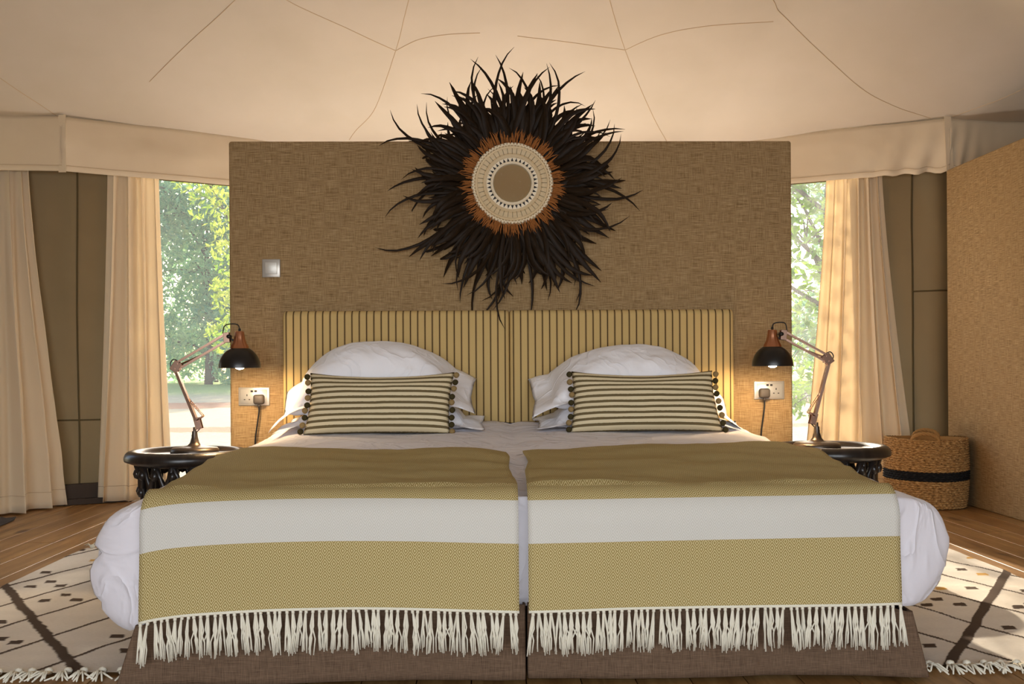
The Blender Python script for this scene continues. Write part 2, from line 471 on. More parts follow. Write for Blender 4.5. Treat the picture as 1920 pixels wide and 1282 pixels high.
# canvas valance hanging from the eave, one length per bay
def valance(n, x0, x1, sag, rip):
    b = MB()
    def fn(u, v):
        X = x0 + (x1 - x0) * u; Y = eave_y(X) - .07
        z = ZE + .01 - (ZE + .01 - ZV) * v
        z -= sag * math.sin(PI * u) * v
        w = rip(u) if rip else 0
        Y -= .012 * math.sin(PI * v) + .015 * fbm(X * 2.3, v * 1.3, n) + w * math.sin((u * 55 + v * 4)) * v * .022
        z += w * .012 * math.sin(u * 70) * v
        return (X, Y, z)
    b.grid(60, 14, fn); o = b.build('trim_%d' % n, M_valance, thick=.004); tag(o, kind='structure')
    h = MB(); h.tube([Vector(fn(i / 60, .9)) - Vector((0, .004, 0)) for i in range(61)], .0022, 5); h.build('hem_stitch', M_seam, o)
    return o
valance(1, -3.8, -2.624, 0, None)
valance(2, -2.624, -1.25, .0, None)
valance(3, 1.55, 2.94, .0, lambda u: sstep(.6, 1, u))
valance(7, -1.25, 1.55, 0, None)
v4 = valance(4, 2.94, 3.8, .0, lambda u: sstep(.4, 0, u))
for x_, nm in ((-2.624, 'trim_5'), (2.925, 'trim_6')):
    b = MB()
    b.grid(4, 12, lambda u, v: (x_ - .02 + .045 * u + .015 * v * (1 if x_ > 0 else 0), eave_y(x_) - .088 + (0 if x_ > 0 else .012), ZE + .02 - (ZE - ZV + .03) * v))
    tag(b.build(nm, M_valance, smooth=False, thick=.003), kind='structure')

# olive canvas walls of the tent, with the openings left between them
def olive(name, x0, x1, seams, dy=.075, inner=None):
    b = MB()
    def fn(u, v):
        X = x0 + (x1 - x0) * u; z = 0.02 + (ZE - .02) * v
        Y = eave_y(X) + dy + .03 * fbm(X * 2.2, z * .7, 3.) + .012 * math.sin(X * 16) * (1 - v)
        return (X, Y, z)
    b.grid(50, 40, fn); o = b.build(name, M_olive, thick=.004); tag(o, kind='structure')
    for s in seams:
        t = MB()
        if s[0] == 'v':
            t.tube([Vector(fn((s[1] - x0) / (x1 - x0), i / 40)) - Vector((0, .004, 0)) for i in range(41)], .006, 6)
        else:
            t.tube([Vector(fn((s[2] + (s[3] - s[2]) * i / 30 - x0) / (x1 - x0), (s[1] - .02) / (ZE - .02))) - Vector((0, .004, 0)) for i in range(31)], .005, 6)
        t.build('seam', M_oliveseam, o)
    return o
olive('wall_rear_left', -3.8, -2.28, [('v', -2.60), ('h', .52, -2.95, -2.3)])
olive('wall_rear_right', 2.42, 3.8, [('v', 2.79), ('h', 1.32, 2.79, 3.2)])
b = MB(); b.box((-2.47, 6.47, .06), (.42, .05, .13), rot=Matrix.Rotation(.52, 3, 'Z')); b.box((-3.2, 6.35, .06), (1.15, .05, .13)); b.box((-2.45, 6.44, .02), (.4, .05, .035), rot=Matrix.Rotation(.52, 3, 'Z'))
tag(b.build('baseboard_left', plain('dark_board', srgb(52, 38, 26), .6), smooth=False), kind='structure')
for s, nm in ((-1, 'wall_side_left'), (1, 'wall_side_right')):
    b = MB()
    if s < 0:
        b.box((-SIDE, 1.35, 1.25), (.02, 7.9, 2.5)); b.box((-SIDE, 6.25, 1.25), (.02, .3, 2.5)); b.box((-SIDE, 5.7, 2.3), (.02, 1.0, .5))
    else: b.box((SIDE, 2.0, 1.25), (.02, 9.2, 2.5))
    tag(b.build(nm, M_olive, smooth=False), kind='structure')
b = MB(); b.box((0, -2.55, 2.32), (7.5, .02, .3)); b.box((-3.1, -2.55, 1.1), (1.3, .02, 2.2)); b.box((3.1, -2.55, 1.1), (1.3, .02, 2.2))
tag(b.build('wall_front', M_olive, smooth=False), kind='structure')

# screened openings: window_1 left, window_2 right, window_3 behind the partition
for n, x0, x1 in ((1, -2.32, -1.25), (2, 1.55, 2.5), (3, -1.25, 1.55)):
    e = empty('window_%d' % n, ((x0 + x1) / 2, eave_y((x0 + x1) / 2), 0)); tag(e, kind='structure')
    ox, oy = e.location.x, e.location.y
    b = MB(); b.grid(12, 1, lambda u, v: (x0 + (x1 - x0) * u - ox, eave_y(x0 + (x1 - x0) * u) + .05 - oy, .1 + 2.02 * v)); b.build('screen', M_screen, e)
    for z, r in ((2.10, .018), (.06, .03)):
        t = MB(); t.tube([(x0 + (x1 - x0) * i / 12 - ox, eave_y(x0 + (x1 - x0) * i / 12) + .05 - oy, z) for i in range(13)], r, 6); t.build('rail', M_oliveseam, e)

# cloth-covered partitions
def partition(name, c, d, r=.012):
    b = MB()
    x, y, z = d[0] / 2, d[1] / 2, d[2]
    b.rbox((0, 0, z / 2), d, r, 3)
    b.uv = [((p[0] + p[1]), p[2]) for p in b.v]
    o = b.build(name, M_cloth, uv=True, sharp=1.0); o.location = c; tag(o, kind='structure'); return o
partition('wall_back', (.1175, 4.80, 0), (2.641, .10, 1.903))
partition('wall_right', (2.90, 4.75, 0), (.1, 2.95, 2.045))

# uplight bar added out of view behind the partition to brighten the roof canvas
root = empty('fill_bar', (.1175, 6.85, 0)); tag(root, 'slim floor uplight bar added unseen behind the woven partition to brighten the ceiling', 'lamp')
b = MB(); b.rbox((0, 0, .045), (2.2, .08, .05), .006, 2); b.build('housing', plain('white_metal', srgb(220, 214, 204), .4), root)
for s_ in (-1, 1):
    b = MB(); b.rbox((s_ * .8, 0, .01), (.05, .1, .02), .003, 1); b.build('foot', M_plate, root)
m = Mat('fill_diffuser'); m.b.inputs['Emission Color'].default_value = (1, .92, .82, 1); m.b.inputs['Emission Strength'].default_value = 2
b = MB(); b.rbox((0, 0, .072), (2.1, .06, .006), .002, 1); b.build('diffuser', m.m, root)
ld = bpy.data.lights.new('fill', 'AREA'); ld.shape = 'RECTANGLE'; ld.size = 2.1; ld.size_y = .06; ld.energy = 24; ld.color = (1, .95, .89)
lo_ = bpy.data.objects.new('fill', ld); col.objects.link(lo_); lo_.parent = root; lo_.location = (0, 0, .08); lo_.rotation_euler = (math.radians(180), 0, 0)

# ------------------------------------------------------------------ headboards
BX = .1
def headboard(x0, x1, label):
    w = x1 - x0; th = .075; z0, z1 = .28, 1.106
    b = MB(); r = .028
    prof = [(th, 0), (th, z1 - z0 - .01)] + [(th - .01 - .01, z1 - z0)] + [(r * (1 - math.sin(a)), z1 - z0 - r + r * math.cos(a)) for a in [PI / 2 * k / 6 for k in range(7)]] + [(0, .02), (.01, 0)]
    n = len(prof)
    # y from the front face (0) back to th
    L = [0]
    for (a, c), (d, e) in zip(prof, prof[1:]): L.append(L[-1] + math.hypot(d - a, e - c))
    nx = 24
    def fn(u, v):
        i = round(v * (n - 1)); p = prof[i]
        e = min(u, 1 - u) * w; k = max(0, 1 - e / .02)
        sh = 1 - math.sqrt(max(0, 1 - k * k))
        y = p[0]; 
        if y < th * .5: y += .016 * sh
        z = p[1] - (.008 * sh if p[1] > .5 else 0)
        return (u * w, y, z)
    us = [0, .003, .008, .014, .02] ; us = [q / w for q in us] + [.02 / w + (1 - .04 / w) * k / 20 for k in range(1, 20)] + [1 - q / w for q in us[::-1]]
    V = []; U = []; F = []
    for j in range(n):
        for u in us: V.append(fn(u, j / (n - 1))); U.append((u * w, L[j]))
    m_ = len(us)
    F = [(j * m_ + i, j * m_ + i + 1, (j + 1) * m_ + i + 1, (j + 1) * m_ + i) for j in range(n - 1) for i in range(m_ - 1)]
    F.append(tuple(j * m_ for j in range(n))); F.append(tuple(j * m_ + m_ - 1 for j in range(n))[::-1])
    b.add(V, F, U)
    root = empty('headboard', (x0, 4.672, z0)); tag(root, label, 'headboard', 'pair of striped headboards')
    b.build('panel', M_head, root, uv=True)
    for x_ in (.12, w - .12):
        t = MB(); t.rbox((x_, .045, -.135), (.08, .04, .29), .004, 1); t.build('leg', M_ebony, root)
    return root
headboard(-.942, .0985, 'tan upholstered headboard with dark pinstripes, left one nearer the light switch')
headboard(.1015, 1.142, 'tan upholstered headboard with dark pinstripes, right one of the pair')

# ------------------------------------------------------------------ beds
def ztop(y): return interp(y, [(2.6, .495), (2.9, .505), (3.6, .54), (4.2, .56), (4.66, .592)])
def bed(x0, x1, label, flare):
    root = empty('bed', ((x0 + x1) / 2, 3.68, 0)); tag(root, label, 'bed', 'twin beds pushed together')
    ox, oy = root.location.x, root.location.y
    b = MB(); b.rbox((0, 0, .35), (x1 - x0 - .01, 1.9, .22), .05, 4); b.build('mattress', M_white, root)
    b = MB(); b.rbox((0, 0, .16), (x1 - x0 - .06, 1.86, .16), .01, 2); b.build('base', M_dark, root)
    # linen skirt: front and both sides with a pleat at each front corner
    yf, yb = 2.705 - oy, 4.64 - oy; a, c = x0 - ox, x1 - ox
    path = [(a, yb), (a, 3.9 - oy), (a, 3.2 - oy), (a, yf + .06), (a + .004, yf + .03), (a - .0, yf + .004), (a + .02, yf)] + [(a + .02 + (c - a - .04) * k / 12, yf) for k in range(1, 12)] + [(c - .02, yf), (c, yf + .004), (c - .004, yf + .03), (c, yf + .06), (c, 3.2 - oy), (c, 3.9 - oy), (c, yb)]
    b = MB(); n = 220
    def fn(u, v):
        p = catmull([(q[0], q[1], 0) for q in path], u)
        z = .212 - .20 * v
        X, Y = p.x, p.y
        fl_l, fl_r = flare
        kl = math.exp(-((X - a) / .08) ** 2) * fl_l; kr = math.exp(-((X - c) / .08) ** 2) * fl_r
        X += (-kl + kr) * v * .045; z -= .045 * (kl + kr) * (1 - v)
        if Y < yf + .1:
            Y += (-.03 * v) * (kl + kr) + .010 * fbm((X + ox) * 2.2, z * 1.5, 5) * v + .006 * math.sin(X * 9) * v
        return (X, Y, z)
    b.grid(n, 12, fn); b.build('bed_skirt', M_skirt, root, thick=.003)
    for sx, sy in ((-1, -1), (1, -1), (-1, 1), (1, 1)):
        t = MB(); t.lathe([(.0, 0), (.025, 0), (.03, .085), (0, .085)], 12, (sx * ((x1 - x0) / 2 - .12), sy * .8, 0)); t.build('leg', M_dark, root)
    return root
bed(-.937, .094, 'twin bed with brown linen skirt under the left fringed throw', (1.0, 0))
bed(.103, 1.140, 'twin bed with brown linen skirt under the right fringed throw', (0, .7))

# duvet: concentric rings over the mattress, puffed out over the sides and tucked at the foot
def duvet():
    x0, x1, y0, y1 = -.935, 1.135, 2.735, 4.655
    cx = (x0 + x1) / 2; R = .06
    # perimeter points of a rounded rectangle with outward normals
    per = []
    def line(ax, ay, bx, by, n, nx, ny):
        for k in range(n): per.append((ax + (bx - ax) * k / n, ay + (by - ay) * k / n, nx, ny))
    def arc(cx_, cy_, a0, n):
        for k in range(n):
            q = a0 + PI / 2 * k / n; per.append((cx_ + R * math.cos(q), cy_ + R * math.sin(q), math.cos(q), math.sin(q)))
    line(x0 + R, y0, x1 - R, y0, 110, 0, -1); arc(x1 - R, y0 + R, -PI / 2, 14)
    line(x1, y0 + R, x1, y1 - .03, 110, 1, 0)
    line(x1, y1 - .03, x0, y1 - .03, 60, 0, 1)
    line(x0, y1 - .03, x0, y0 + R, 110, -1, 0); arc(x0 + R, y0 + R, PI, 14)
    n = len(per); V = []; F = []
    tops = [.0, .15, .3, .45, .58, .68, .76, .82, .87, .91, .94, .97, 1.0]
    side = [k / 22 for k in range(1, 23)]
    for s in tops:
        for (px, py, nx, ny) in per:
            X = cx + (px - cx) * s; yc = min(max(py, 3.3), 4.1) if s < 1 else py
            Y = (3.7 + (py - 3.7) * (.0 + s)) if True else py
            z = ztop(Y)
            e = min(X - x0, x1 - X, Y - y0 + .05)
            z += .012 * fbm(X * 2.5, Y * 2.5, 1.) + .012 * sstep(0, .25, e) - .014 * math.exp(-((X - .098) / .035) ** 2)
            e2 = min(X - x0, x1 - X); z -= .02 * (1 - sstep(0, .1, e2))
            z += .006 * math.sin(X * 23 + Y * 9 + 3 * N(X * 2, Y * 2)) * sstep(.35, .1, e2)
            V.append((X, Y, z))
    for t in side:
        for (px, py, nx, ny) in per:
            back = sstep(4.5, 3.0, py)
            sidew = abs(nx)
            bulge = (.028 + .115 * back) * sidew ** 1.2 + .030 * (1 - sidew) * (1 if ny < 0 else 0) + .035 * sidew * (1 - sidew)
            zb = .2 * (1 - sidew) + (.135 if px < 0 else .185) * sidew
            if ny > 0: zb = .4; bulge = 0
            zt = ztop(py) - .02 * sidew
            # profile: out and round, then fall and tuck under
            q = t * PI * .93
            prof = math.sin(q) ** .75 if q < PI else 0
            z = zt - (zt - zb) * ((1 - math.cos(q)) / (1 - math.cos(PI * .93)))
            wr = 0
            if sidew > .3:
                rd = 1 - abs(math.sin(.5 * (py * 24 + nx * 6 * sidew + 3.5 * N(py * 4, z * 6, px) + 4 * t))); wr = (-.034 * rd ** 6 * sstep(.15, .5, t) + .020 * fbm(py * 4.2, z * 5, px) - .016 * (1 - abs(N(py * 6, z * 9, 7.))) ** 8) * math.sin(PI * min(1, t * 1.02)) ** .7 * sidew ** 2
            elif ny < 0:
                wr = .006 * fbm(px * 3, z * 5, 2)
            o = bulge * prof + wr
            dip = -.014 * math.exp(-((px - .098) / .03) ** 2) if ny < 0 else 0
            oy_ = o if ny > 0 else min(o, .03)
            V.append((px + nx * o, py + ny * (oy_ + dip), z + .010 * fbm(px * 3, py * 3, 4) * math.sin(PI * t)))
    rows = len(tops) + len(side)
    F = [(j * n + k, j * n + (k + 1) % n, (j + 1) * n + (k + 1) % n, (j + 1) * n + k) for j in range(1, rows - 1) for k in range(n)]
    # cap the inner ring
    F.append(tuple(n + k for k in range(n)))
    b = MB(); b.add(V, F)
    o = b.build('duvet', M_duvet)
    # drop the unused centre ring
    bm = bmesh.new(); bm.from_mesh(o.data)
    bmesh.ops.delete(bm, geom=[v for v in bm.verts if not v.link_faces], context='VERTS'); bm.to_mesh(o.data); bm.free()
    tag(o, 'puffy white cotton duvet spread over both beds', 'duvet'); return o
duvet()

# ------------------------------------------------------------------ throws with knotted fringe
tassel_me = []
for k in range(8):
    b = MB(); r = random.Random(50 + k)
    b.sphere((0, 0, -.004), (.0055, .0055, .006), 6)
    for q in range(7):
        x0 = r.uniform(-.0035, .0035); y0 = r.uniform(-.002, .002); x1 = x0 * 2 + r.uniform(-.009, .009); L = r.uniform(.098, .114)
        md = r.uniform(-.003, .003)
        b.tube([(x0 * .6, y0 * .5, -.005), (x0 * 1.3 + md, y0, -.04), (x1 * .9 - md, y0 * 1.5, -.07), (x1, y0 * 2, -L)], [.0019, .0021, .0020, .0016], 5)
    tassel_me.append(b.mesh('tassel', M_fringe))
def throw(label, fl, fr, bl, br, seed, hemdip):
    """fl, fr: x of the front edge; bl, br: (x, y) of the back corners"""
    r = random.Random(seed)
    root = empty('throw_blanket', ((fl + fr) / 2, 2.66, .2)); tag(root, label, 'throw blanket', 'fringed throws on the beds')
    ox, oy, oz = root.location
    yb0 = 2.755; Rb = .088; yf = yb0 - Rb; zh = .203
    def fn(u, v_len, total_top):
        pass
    nu, nv = 60, 110
    V = []; U = []
    for j in range(nv + 1):
        for i in range(nu + 1):
            u = i / nu
            back_y = bl[1] + (br[1] - bl[1]) * u
            ltop = back_y - yb0; larc = Rb * PI / 2
            zb = ztop(yb0) + .022
            hem = zh + hemdip(u)
            ldrop = zb - Rb - hem
            tot = ltop + larc + ldrop
            s = tot * (j / nv)           # from the hem upward
            if s < ldrop:
                y, z = yf, hem + s; k = s / ldrop
                y += -.012 * (1 - k) ** 1.5 * (.4 + .6 * math.sin(u * 7 + seed)) + .005 * fbm(u * 3, k, seed)
                tt = 0
            elif s < ldrop + larc:
                a = (s - ldrop) / Rb; y = yb0 - Rb * math.cos(a); z = zb - Rb + Rb * math.sin(a); tt = 0
                y += .005 * fbm(u * 3, 1, seed) * math.cos(a)
            else:
                y = yb0 + (s - ldrop - larc); z = ztop(y) + .022; tt = (s - ldrop - larc) / ltop
            xl = fl + (bl[0] - fl) * tt + .010 * math.sin(tt * 9 + seed) * tt; xr = fr + (br[0] - fr) * tt + .012 * math.sin(tt * 7 + 1 + seed) * tt
            x = xl + (xr - xl) * u
            if tt > 0:
                z += .012 * fbm(x * 2.5, y * 2.5, 1.) + .004 * math.sin(y * 30 + 4 * N(x * 2, y * 2, seed)) * sstep(0, .3, tt) * (.5 + .5 * N(x * 3, y, seed))
                e2 = min(x + .935, 1.135 - x); z -= .02 * (1 - sstep(0, .1, e2)); z += .012 * (1 - abs(2 * u - 1) ** 8) * .6
            V.append((x - ox, y - oy, z - oz)); U.append((u * (fr - fl), s))
    w = nu + 1
    F = [(j * w + i, j * w + i + 1, (j + 1) * w + i + 1, (j + 1) * w + i) for j in range(nv) for i in range(nu)]
    b = MB(); b.add(V, F, U); cl = b.build('cloth', M_throw, root, uv=True, thick=.004)
    # side selvage and back hem as a thin cord
    h = MB(); h.tube([V[i] for i in range(nu + 1)], .0035, 6); h.build('hem_cord', M_fringe, root)
    n = 58
    for k in range(n):
        u = min(1, max(0, (k + .5) / n + r.uniform(-.003, .003))); f = u * nu; i = min(int(f), nu - 1); g = f - i
        p = Vector(V[i]) * (1 - g) + Vector(V[i + 1]) * g
        put('tassel', tassel_me[r.randrange(8)], root, p + Vector((0, r.uniform(-.006, -.001), -.001)), (r.uniform(-.03, .1), r.uniform(-.09, .09), r.choice((0, PI)) + r.uniform(-.4, .4)), (1, 1, r.choice((1, 1.02, .97, .9, 1, 1.05))))
    return root
throw('olive throw with wide white stripe and fringe on the left twin bed', -.912, .078, (-.955, 3.60), (.055, 3.47), 1, lambda u: -.03 * math.exp(-u / .05) * 0 + .012 * math.sin(PI * u) - .018 * math.exp(-u * 14))
throw('olive throw with wide white stripe and fringe on the right twin bed', .103, 1.092, (.128, 3.50), (1.185, 3.64), 2, lambda u: .010 * u)

# ------------------------------------------------------------------ pillows
def pillow(label, c, w, d, h, droopl, droopr, tilt, seed, rz=0, flat=False, mat=None):
    """oxford pillow: puffed body with a flat flange all round"""
    b = MB(); nu, nv = 56, 40
    def prof(a):
        a = abs(a); fl_ = .82
        return (max(0, 1 - (a / fl_) ** 2.6)) ** .55 if a < fl_ else 0
    def fn(sgn):
        def g(u, v):
            x = 2 * u - 1; y = 2 * v - 1
            t = prof(x) * prof(y)
            z = sgn * (h / 2) * t * (1 if sgn > 0 else .7)
            z += sgn * .006 * (1 - max(abs(x), abs(y)) ** 8)
            wob = .010 * fbm(x * 1.8, y * 1.8, seed) + .010 * math.sin(7 * x + 4 * y + seed) * (1 - t) * sstep(.4, 1, max(abs(x), abs(y)))
            z += wob
            cr = .010 * math.sin(17 * x + 5 * y + 5 * N(x * 2, y * 2, seed)) * max(0, -y) * (1 - x * x) * (.3 + t)
            z += cr * (sgn > 0)
            # flange folds and the ends droop
            z -= droopl * max(0, -x) ** 2.6 + droopr * max(0, x) ** 2.6
            xx = x * (1 - .05 * (1 - abs(y)) * (abs(x) > .0)) * w / 2; yy = y * d / 2 * (1 - .06 * (1 - abs(x)))
            return (xx, yy, z)
        return g
    b.grid(nu, nv, fn(1)); b.grid(nu, nv, fn(-1))
    o = b.build('pillow', mat or M_white)
    bm = bmesh.new(); bm.from_mesh(o.data); bmesh.ops.remove_doubles(bm, verts=bm.verts[:], dist=.0002); bmesh.ops.recalc_face_normals(bm, faces=bm.faces[:]); bm.to_mesh(o.data); bm.free()
    o.location = c; o.rotation_euler = (tilt, 0, rz)
    tag(o, label, 'pillow', 'white pillows stacked in pairs'); return o
pillow('white flanged pillow lying beneath the left pillow pair', (-.455, 4.42, .635), .88, .42, .17, .04, .035, .06, 3)
pillow('plump white pillow on top behind the left striped cushion', (-.488, 4.41, .80), .87, .43, .29, .17, .09, .38, 5)
pillow('white flanged pillow lying beneath the right pillow pair', (.645, 4.42, .635), .89, .42, .17, .035, .05, .06, 8)
pillow('plump white pillow on top behind the right striped cushion', (.633, 4.41, .785), .90, .43, .27, .09, .17, .36, 11)

# ------------------------------------------------------------------ striped cushions with pompoms
pom_me = []
for mt in (M_pomd, M_poml):
    b = MB(); r = random.Random(4); b.sphere((0, 0, 0), .0125, 12)
    b.v = [tuple(Vector(p) * (1 + .12 * N(p[0] * 300, p[1] * 300, p[2] * 300))) for p in b.v]
    pom_me.append(b.mesh('pompom', mt))
def cushion(label, x0, x1, xb0, xb1, seed):
    r = random.Random(seed)
    root = empty('cushion', ((x0 + x1) / 2, 4.16, .572)); tag(root, label, 'cushion', 'striped cushions with pompoms')
    H = .268; tl = math.radians(20); rot = Matrix.Rotation(-tl, 3, 'X')
    b = MB()
    def pos(u, v, s):
        x = 2 * u - 1; y = 2 * v - 1
        t = ((1 - x ** 4) * (1 - y ** 4)); t = max(t, 0) ** .5
        xa = (xb0 + (x0 - xb0) * v) - root.location.x; xc = (xb1 + (x1 - xb1) * v) - root.location.x
        sag = -.022 * (1 - x * x) * sstep(.6, 1, v) + .006 * (1 - x * x) * sstep(.3, 0, v)
        inn = .012 * (1 - y * y) * x
        p = Vector((xa + (xc - xa) * u - inn, -s * (.055 * t) + .006 * fbm(x * 2, y * 2, seed) * t, H * v + sag))
        p = rot @ p; return p
    b.grid(48, 28, lambda u, v: pos(u, v, 1)); b.grid(48, 28, lambda u, v: pos(u, v, -1))
    o = b.build('cover', M_cush, root, uv=True)
    bm = bmesh.new(); bm.from_mesh(o.data); bmesh.ops.remove_doubles(bm, verts=bm.verts[:], dist=.0002); bmesh.ops.recalc_face_normals(bm, faces=bm.faces[:]); bm.to_mesh(o.data); bm.free()
    for side in (0, 1):
        for k in range(9):
            v = (k + .35) / 8.9; p = pos(side, min(v, 1), 0) + Vector(((-.011 if side == 0 else .011) + r.uniform(-.003, .003), -.006, r.uniform(-.004, .004)))
            put('pompom', pom_me[(k + side) % 2 if r.random() > .15 else 0], root, p)
    return root
cushion('olive striped lumbar cushion with pompoms, left one by the light switch', -.742, -.140, -.757, -.157, 1)
cushion('olive striped lumbar cushion with pompoms, right one nearer the basket', .350, .945, .337, .970, 2)

# ------------------------------------------------------------------ carved side tables
def side_table(label, c, R):
    root = empty('side_table', c); tag(root, label, 'side table', 'dark carved side tables')
    zt = .488; rr = .032
    prof = [(0, zt - .022), (R - 2 * rr - .004, zt - .022), (R - 2 * rr + .004, zt - .016)] + [(R - rr - rr * math.cos(a), zt - rr + rr * math.sin(a)) for a in [.55 + (PI - .2) * k / 14 for k in range(15)]] + [(R - 1.7 * rr, zt - 2 * rr), (.05, zt - 2 * rr), (0, zt - 2 * rr)]
    b = MB(); b.lathe(prof, 72); b.build('top', M_ebony, root)
    # carved openwork drum
    b = MB(); rb = R * .78; z0, z1 = .05, zt - 2 * rr + .006; n = 16
    for k in range(n):
        for d in (-1, 1):
            P = []
            for i in range(9):
                f = i / 8; q = 2 * PI * (k + d * f * 2.0) / n; rad = rb * (1 - .10 * math.sin(PI * f)) + .006 * math.sin(f * PI * 8)
                P.append((rad * math.cos(q), rad * math.sin(q), z0 + (z1 - z0) * f))
            b.tube(P, [.014 + .004 * math.cos(i * PI) for i in range(9)], 6)
        for row in range(5):
            f = (row + .5) / 5; q = 2 * PI * (k + (.5 if row % 2 else 0)) / n; rad = rb * (1 - .10 * math.sin(PI * f)) + .008
            b.sphere((rad * math.cos(q), rad * math.sin(q), z0 + (z1 - z0) * f), (.019, .019, .023), 8)
    b.build('carved_drum', M_ebony, root)
    b = MB(); b.lathe([(rb - .03, 0), (rb + .02, 0), (rb + .028, .02), (rb + .02, .055), (rb - .03, .055), (rb - .03, 0)], 48); b.build('foot_ring', M_ebony, root)
    return root
side_table('round black carved side table left of the bed under a lamp', (-1.298, 4.40, .009), .258)
side_table('round black carved side table right of the bed near the basket', (1.488, 4.40, .009), .258)

# ------------------------------------------------------------------ jointed desk lamps
def lamp(label, base, m, lo, mid, up, shade, yaw=0):
    """m = +1 when the shade hangs to the right of the base; lo, mid, up, shade are (x, z) relative to the base point"""
    root = empty('desk_lamp', base); tag(root, label, 'lamp', 'copper and black desk lamps')
    # local frame: x along the picture, y towards the wall
    b = MB(); b.lathe([(0, 0), (.097, 0), (.101, .006), (.101, .02), (.094, .028), (.05, .034), (.03, .038), (.02, .05), (.013, .075), (.011, .1), (0, .1)], 56); b.build('base', M_base, root, sharp=1.2)
    L, Mi, Up = Vector((lo[0], 0, lo[1])), Vector((mid[0], 0, mid[1])), Vector((up[0], 0, up[1]))
    b = MB(); b.tube([(0, 0, .09), (0, 0, L.z - .012)], [.0075, .0065], 10); b.build('stem', M_base, root)
    d = (Mi - L).normalized(); n = Vector((d.z, 0, -d.x)) * m
    # lower bracket
    b = MB()
    for sy in (-1, 1):
        b.rbox(L + Vector((m * .006, sy * .011, .004)), (.028, .003, .05), .001, 1, rot=Matrix.Rotation(-m * .25, 3, 'Y'))
    b.tube([L + Vector((m * .014, -.016, -.012)), L + Vector((m * .014, .016, -.012))], .004, 8); b.tube([L + Vector((0, -.017, .012)), L + Vector((0, .017, .012))], .0055, 8)
    b.build('lower_bracket', M_rose, root, sharp=.5)
    # lower arm: a pair of square bars
    arm = MB()
    for sy in (-1, 1): arm.tube([L + Vector((0, sy * .007, .01)), Mi + Vector((0, sy * .007, 0))], .0085, 4)
    ar = arm.build('lower_arm', M_rose, root, smooth=False)
    # springs beside the lower arm
    sp = MB(); s0 = L + n * .03 + Vector((0, 0, .025)); s1 = L + d * .115 + n * .006
    for sy in (-1, 1):
        sp.tube([s0 + Vector((0, sy * .012, 0)) + (s1 - s0) * (k / 60) + Vector((.0022 * math.cos(k * 1.3), .0022 * math.sin(k * 1.3), 0)) for k in range(61)], .0016, 5)
        sp.tube([L + Vector((0, sy * .012, .015)), s0 + Vector((0, sy * .012, 0))], .003, 6)
    sp.build('spring', M_rose, root)
    # elbow
    b = MB()
    for sy in (-1, 1): b.rbox(Mi + Vector((m * .008, sy * .012, .004)), (.036, .003, .046), .001, 1, rot=Matrix.Rotation(m * .6, 3, 'Y'))
    b.tube([Mi + Vector((0, -.017, -.006)), Mi + Vector((0, .017, -.006))], .006, 10); b.tube([Mi + Vector((m * .012, -.017, .016)), Mi + Vector((m * .012, .017, .016))], .005, 10)
    b.tube([Mi + Vector((m * .02, -.017, -.008)), Mi + Vector((m * .02, .017, -.008))], .005, 10)
    b.build('elbow', M_rose, root, sharp=.5)
    e = (Up - Mi).normalized(); en = Vector((-e.z, 0, e.x)) * m
    b = MB()
    for o_ in (-.5, .5):
        for sy in (-1, 1):
            b.tube([Mi + e * .012 + en * o_ * .028 + Vector((0, sy * .006, 0)), Up - e * .0 + en * o_ * .028 + Vector((0, sy * .006, 0))], .006, 4)
    for f in (.5,): b.tube([Mi + e * .02 - en * .0 + Vector((0, 0, 0)), Mi + (Up - Mi) * f - en * .012], .004, 5)
    b.build('upper_arm', M_rose, root, smooth=False)
    b = MB()
    for sy in (-1, 1): b.rbox(Up + Vector((m * .004, sy * .012, 0)), (.026, .003, .044), .001, 1, rot=Matrix.Rotation(-m * .1, 3, 'Y'))
    b.build('head_bracket', M_rose, root, sharp=.5)
    b = MB(); b.tube([Up + Vector((m * .014, -.016, .004)), Up + Vector((m * .014, .016, .004))], .009, 10)
    sx, sz = shade
    b.tube([Up + Vector((m * .012, 0, 0)), (sx - m * .022, 0, sz + .115)], .004, 8); b.build('swivel_knob', M_black, root)
    # shade: black dome with copper neck; sz is the rim height
    b = MB(); outer = [(.0885 * math.cos(a) if k else .0885, .0 + .094 * math.sin(a)) for k, a in enumerate([math.radians(66) * i / 14 for i in range(15)])]
    b.lathe(outer + [(r_ - .0018 if r_ > .002 else r_, z_ - .001) for r_, z_ in outer[::-1]] + [outer[0]], 56, (sx, 0, sz))
    for k in range(len(b.f)):
        if 15 * 56 <= k < 29 * 56: b.mi[k] = 1
    shd = b.build('shade', [M_black, M_inner], root, sharp=1.5)
    b = MB(); zt = .086
    ribs = []
    prof = [(.040, zt - .003), (.035, zt + .008), (.027, zt + .022), (.0215, zt + .045), (.0195, zt + .068), (.017, zt + .072), (.0, zt + .072)]
    V = []
    for r_, z_ in prof:
        for k in range(48):
            q = 2 * PI * k / 48; rr_ = r_ * (1 + (.05 if k % 4 < 2 else -.02) * (1 if z_ < zt + .05 and z_ > zt + .002 else 0)); V.append((sx + rr_ * math.cos(q), rr_ * math.sin(q), sz + z_))
    b.add(V, [(j * 48 + k, j * 48 + (k + 1) % 48, (j + 1) * 48 + (k + 1) % 48, (j + 1) * 48 + k) for j in range(len(prof) - 1) for k in range(48)])
    b.build('shade_neck', M_copper, root)
    b = MB(); b.sphere((sx, 0, sz + .018), (.028, .028, .026), 16); b.lathe([(.013, .03), (.013, .085)], 12, (sx, 0, sz)); b.build('bulb', M_bulb, root)
    # cable: arcs from the neck cap back to the arm, then at the elbow
    b = MB(); top = Vector((sx, 0, sz + zt + .07))
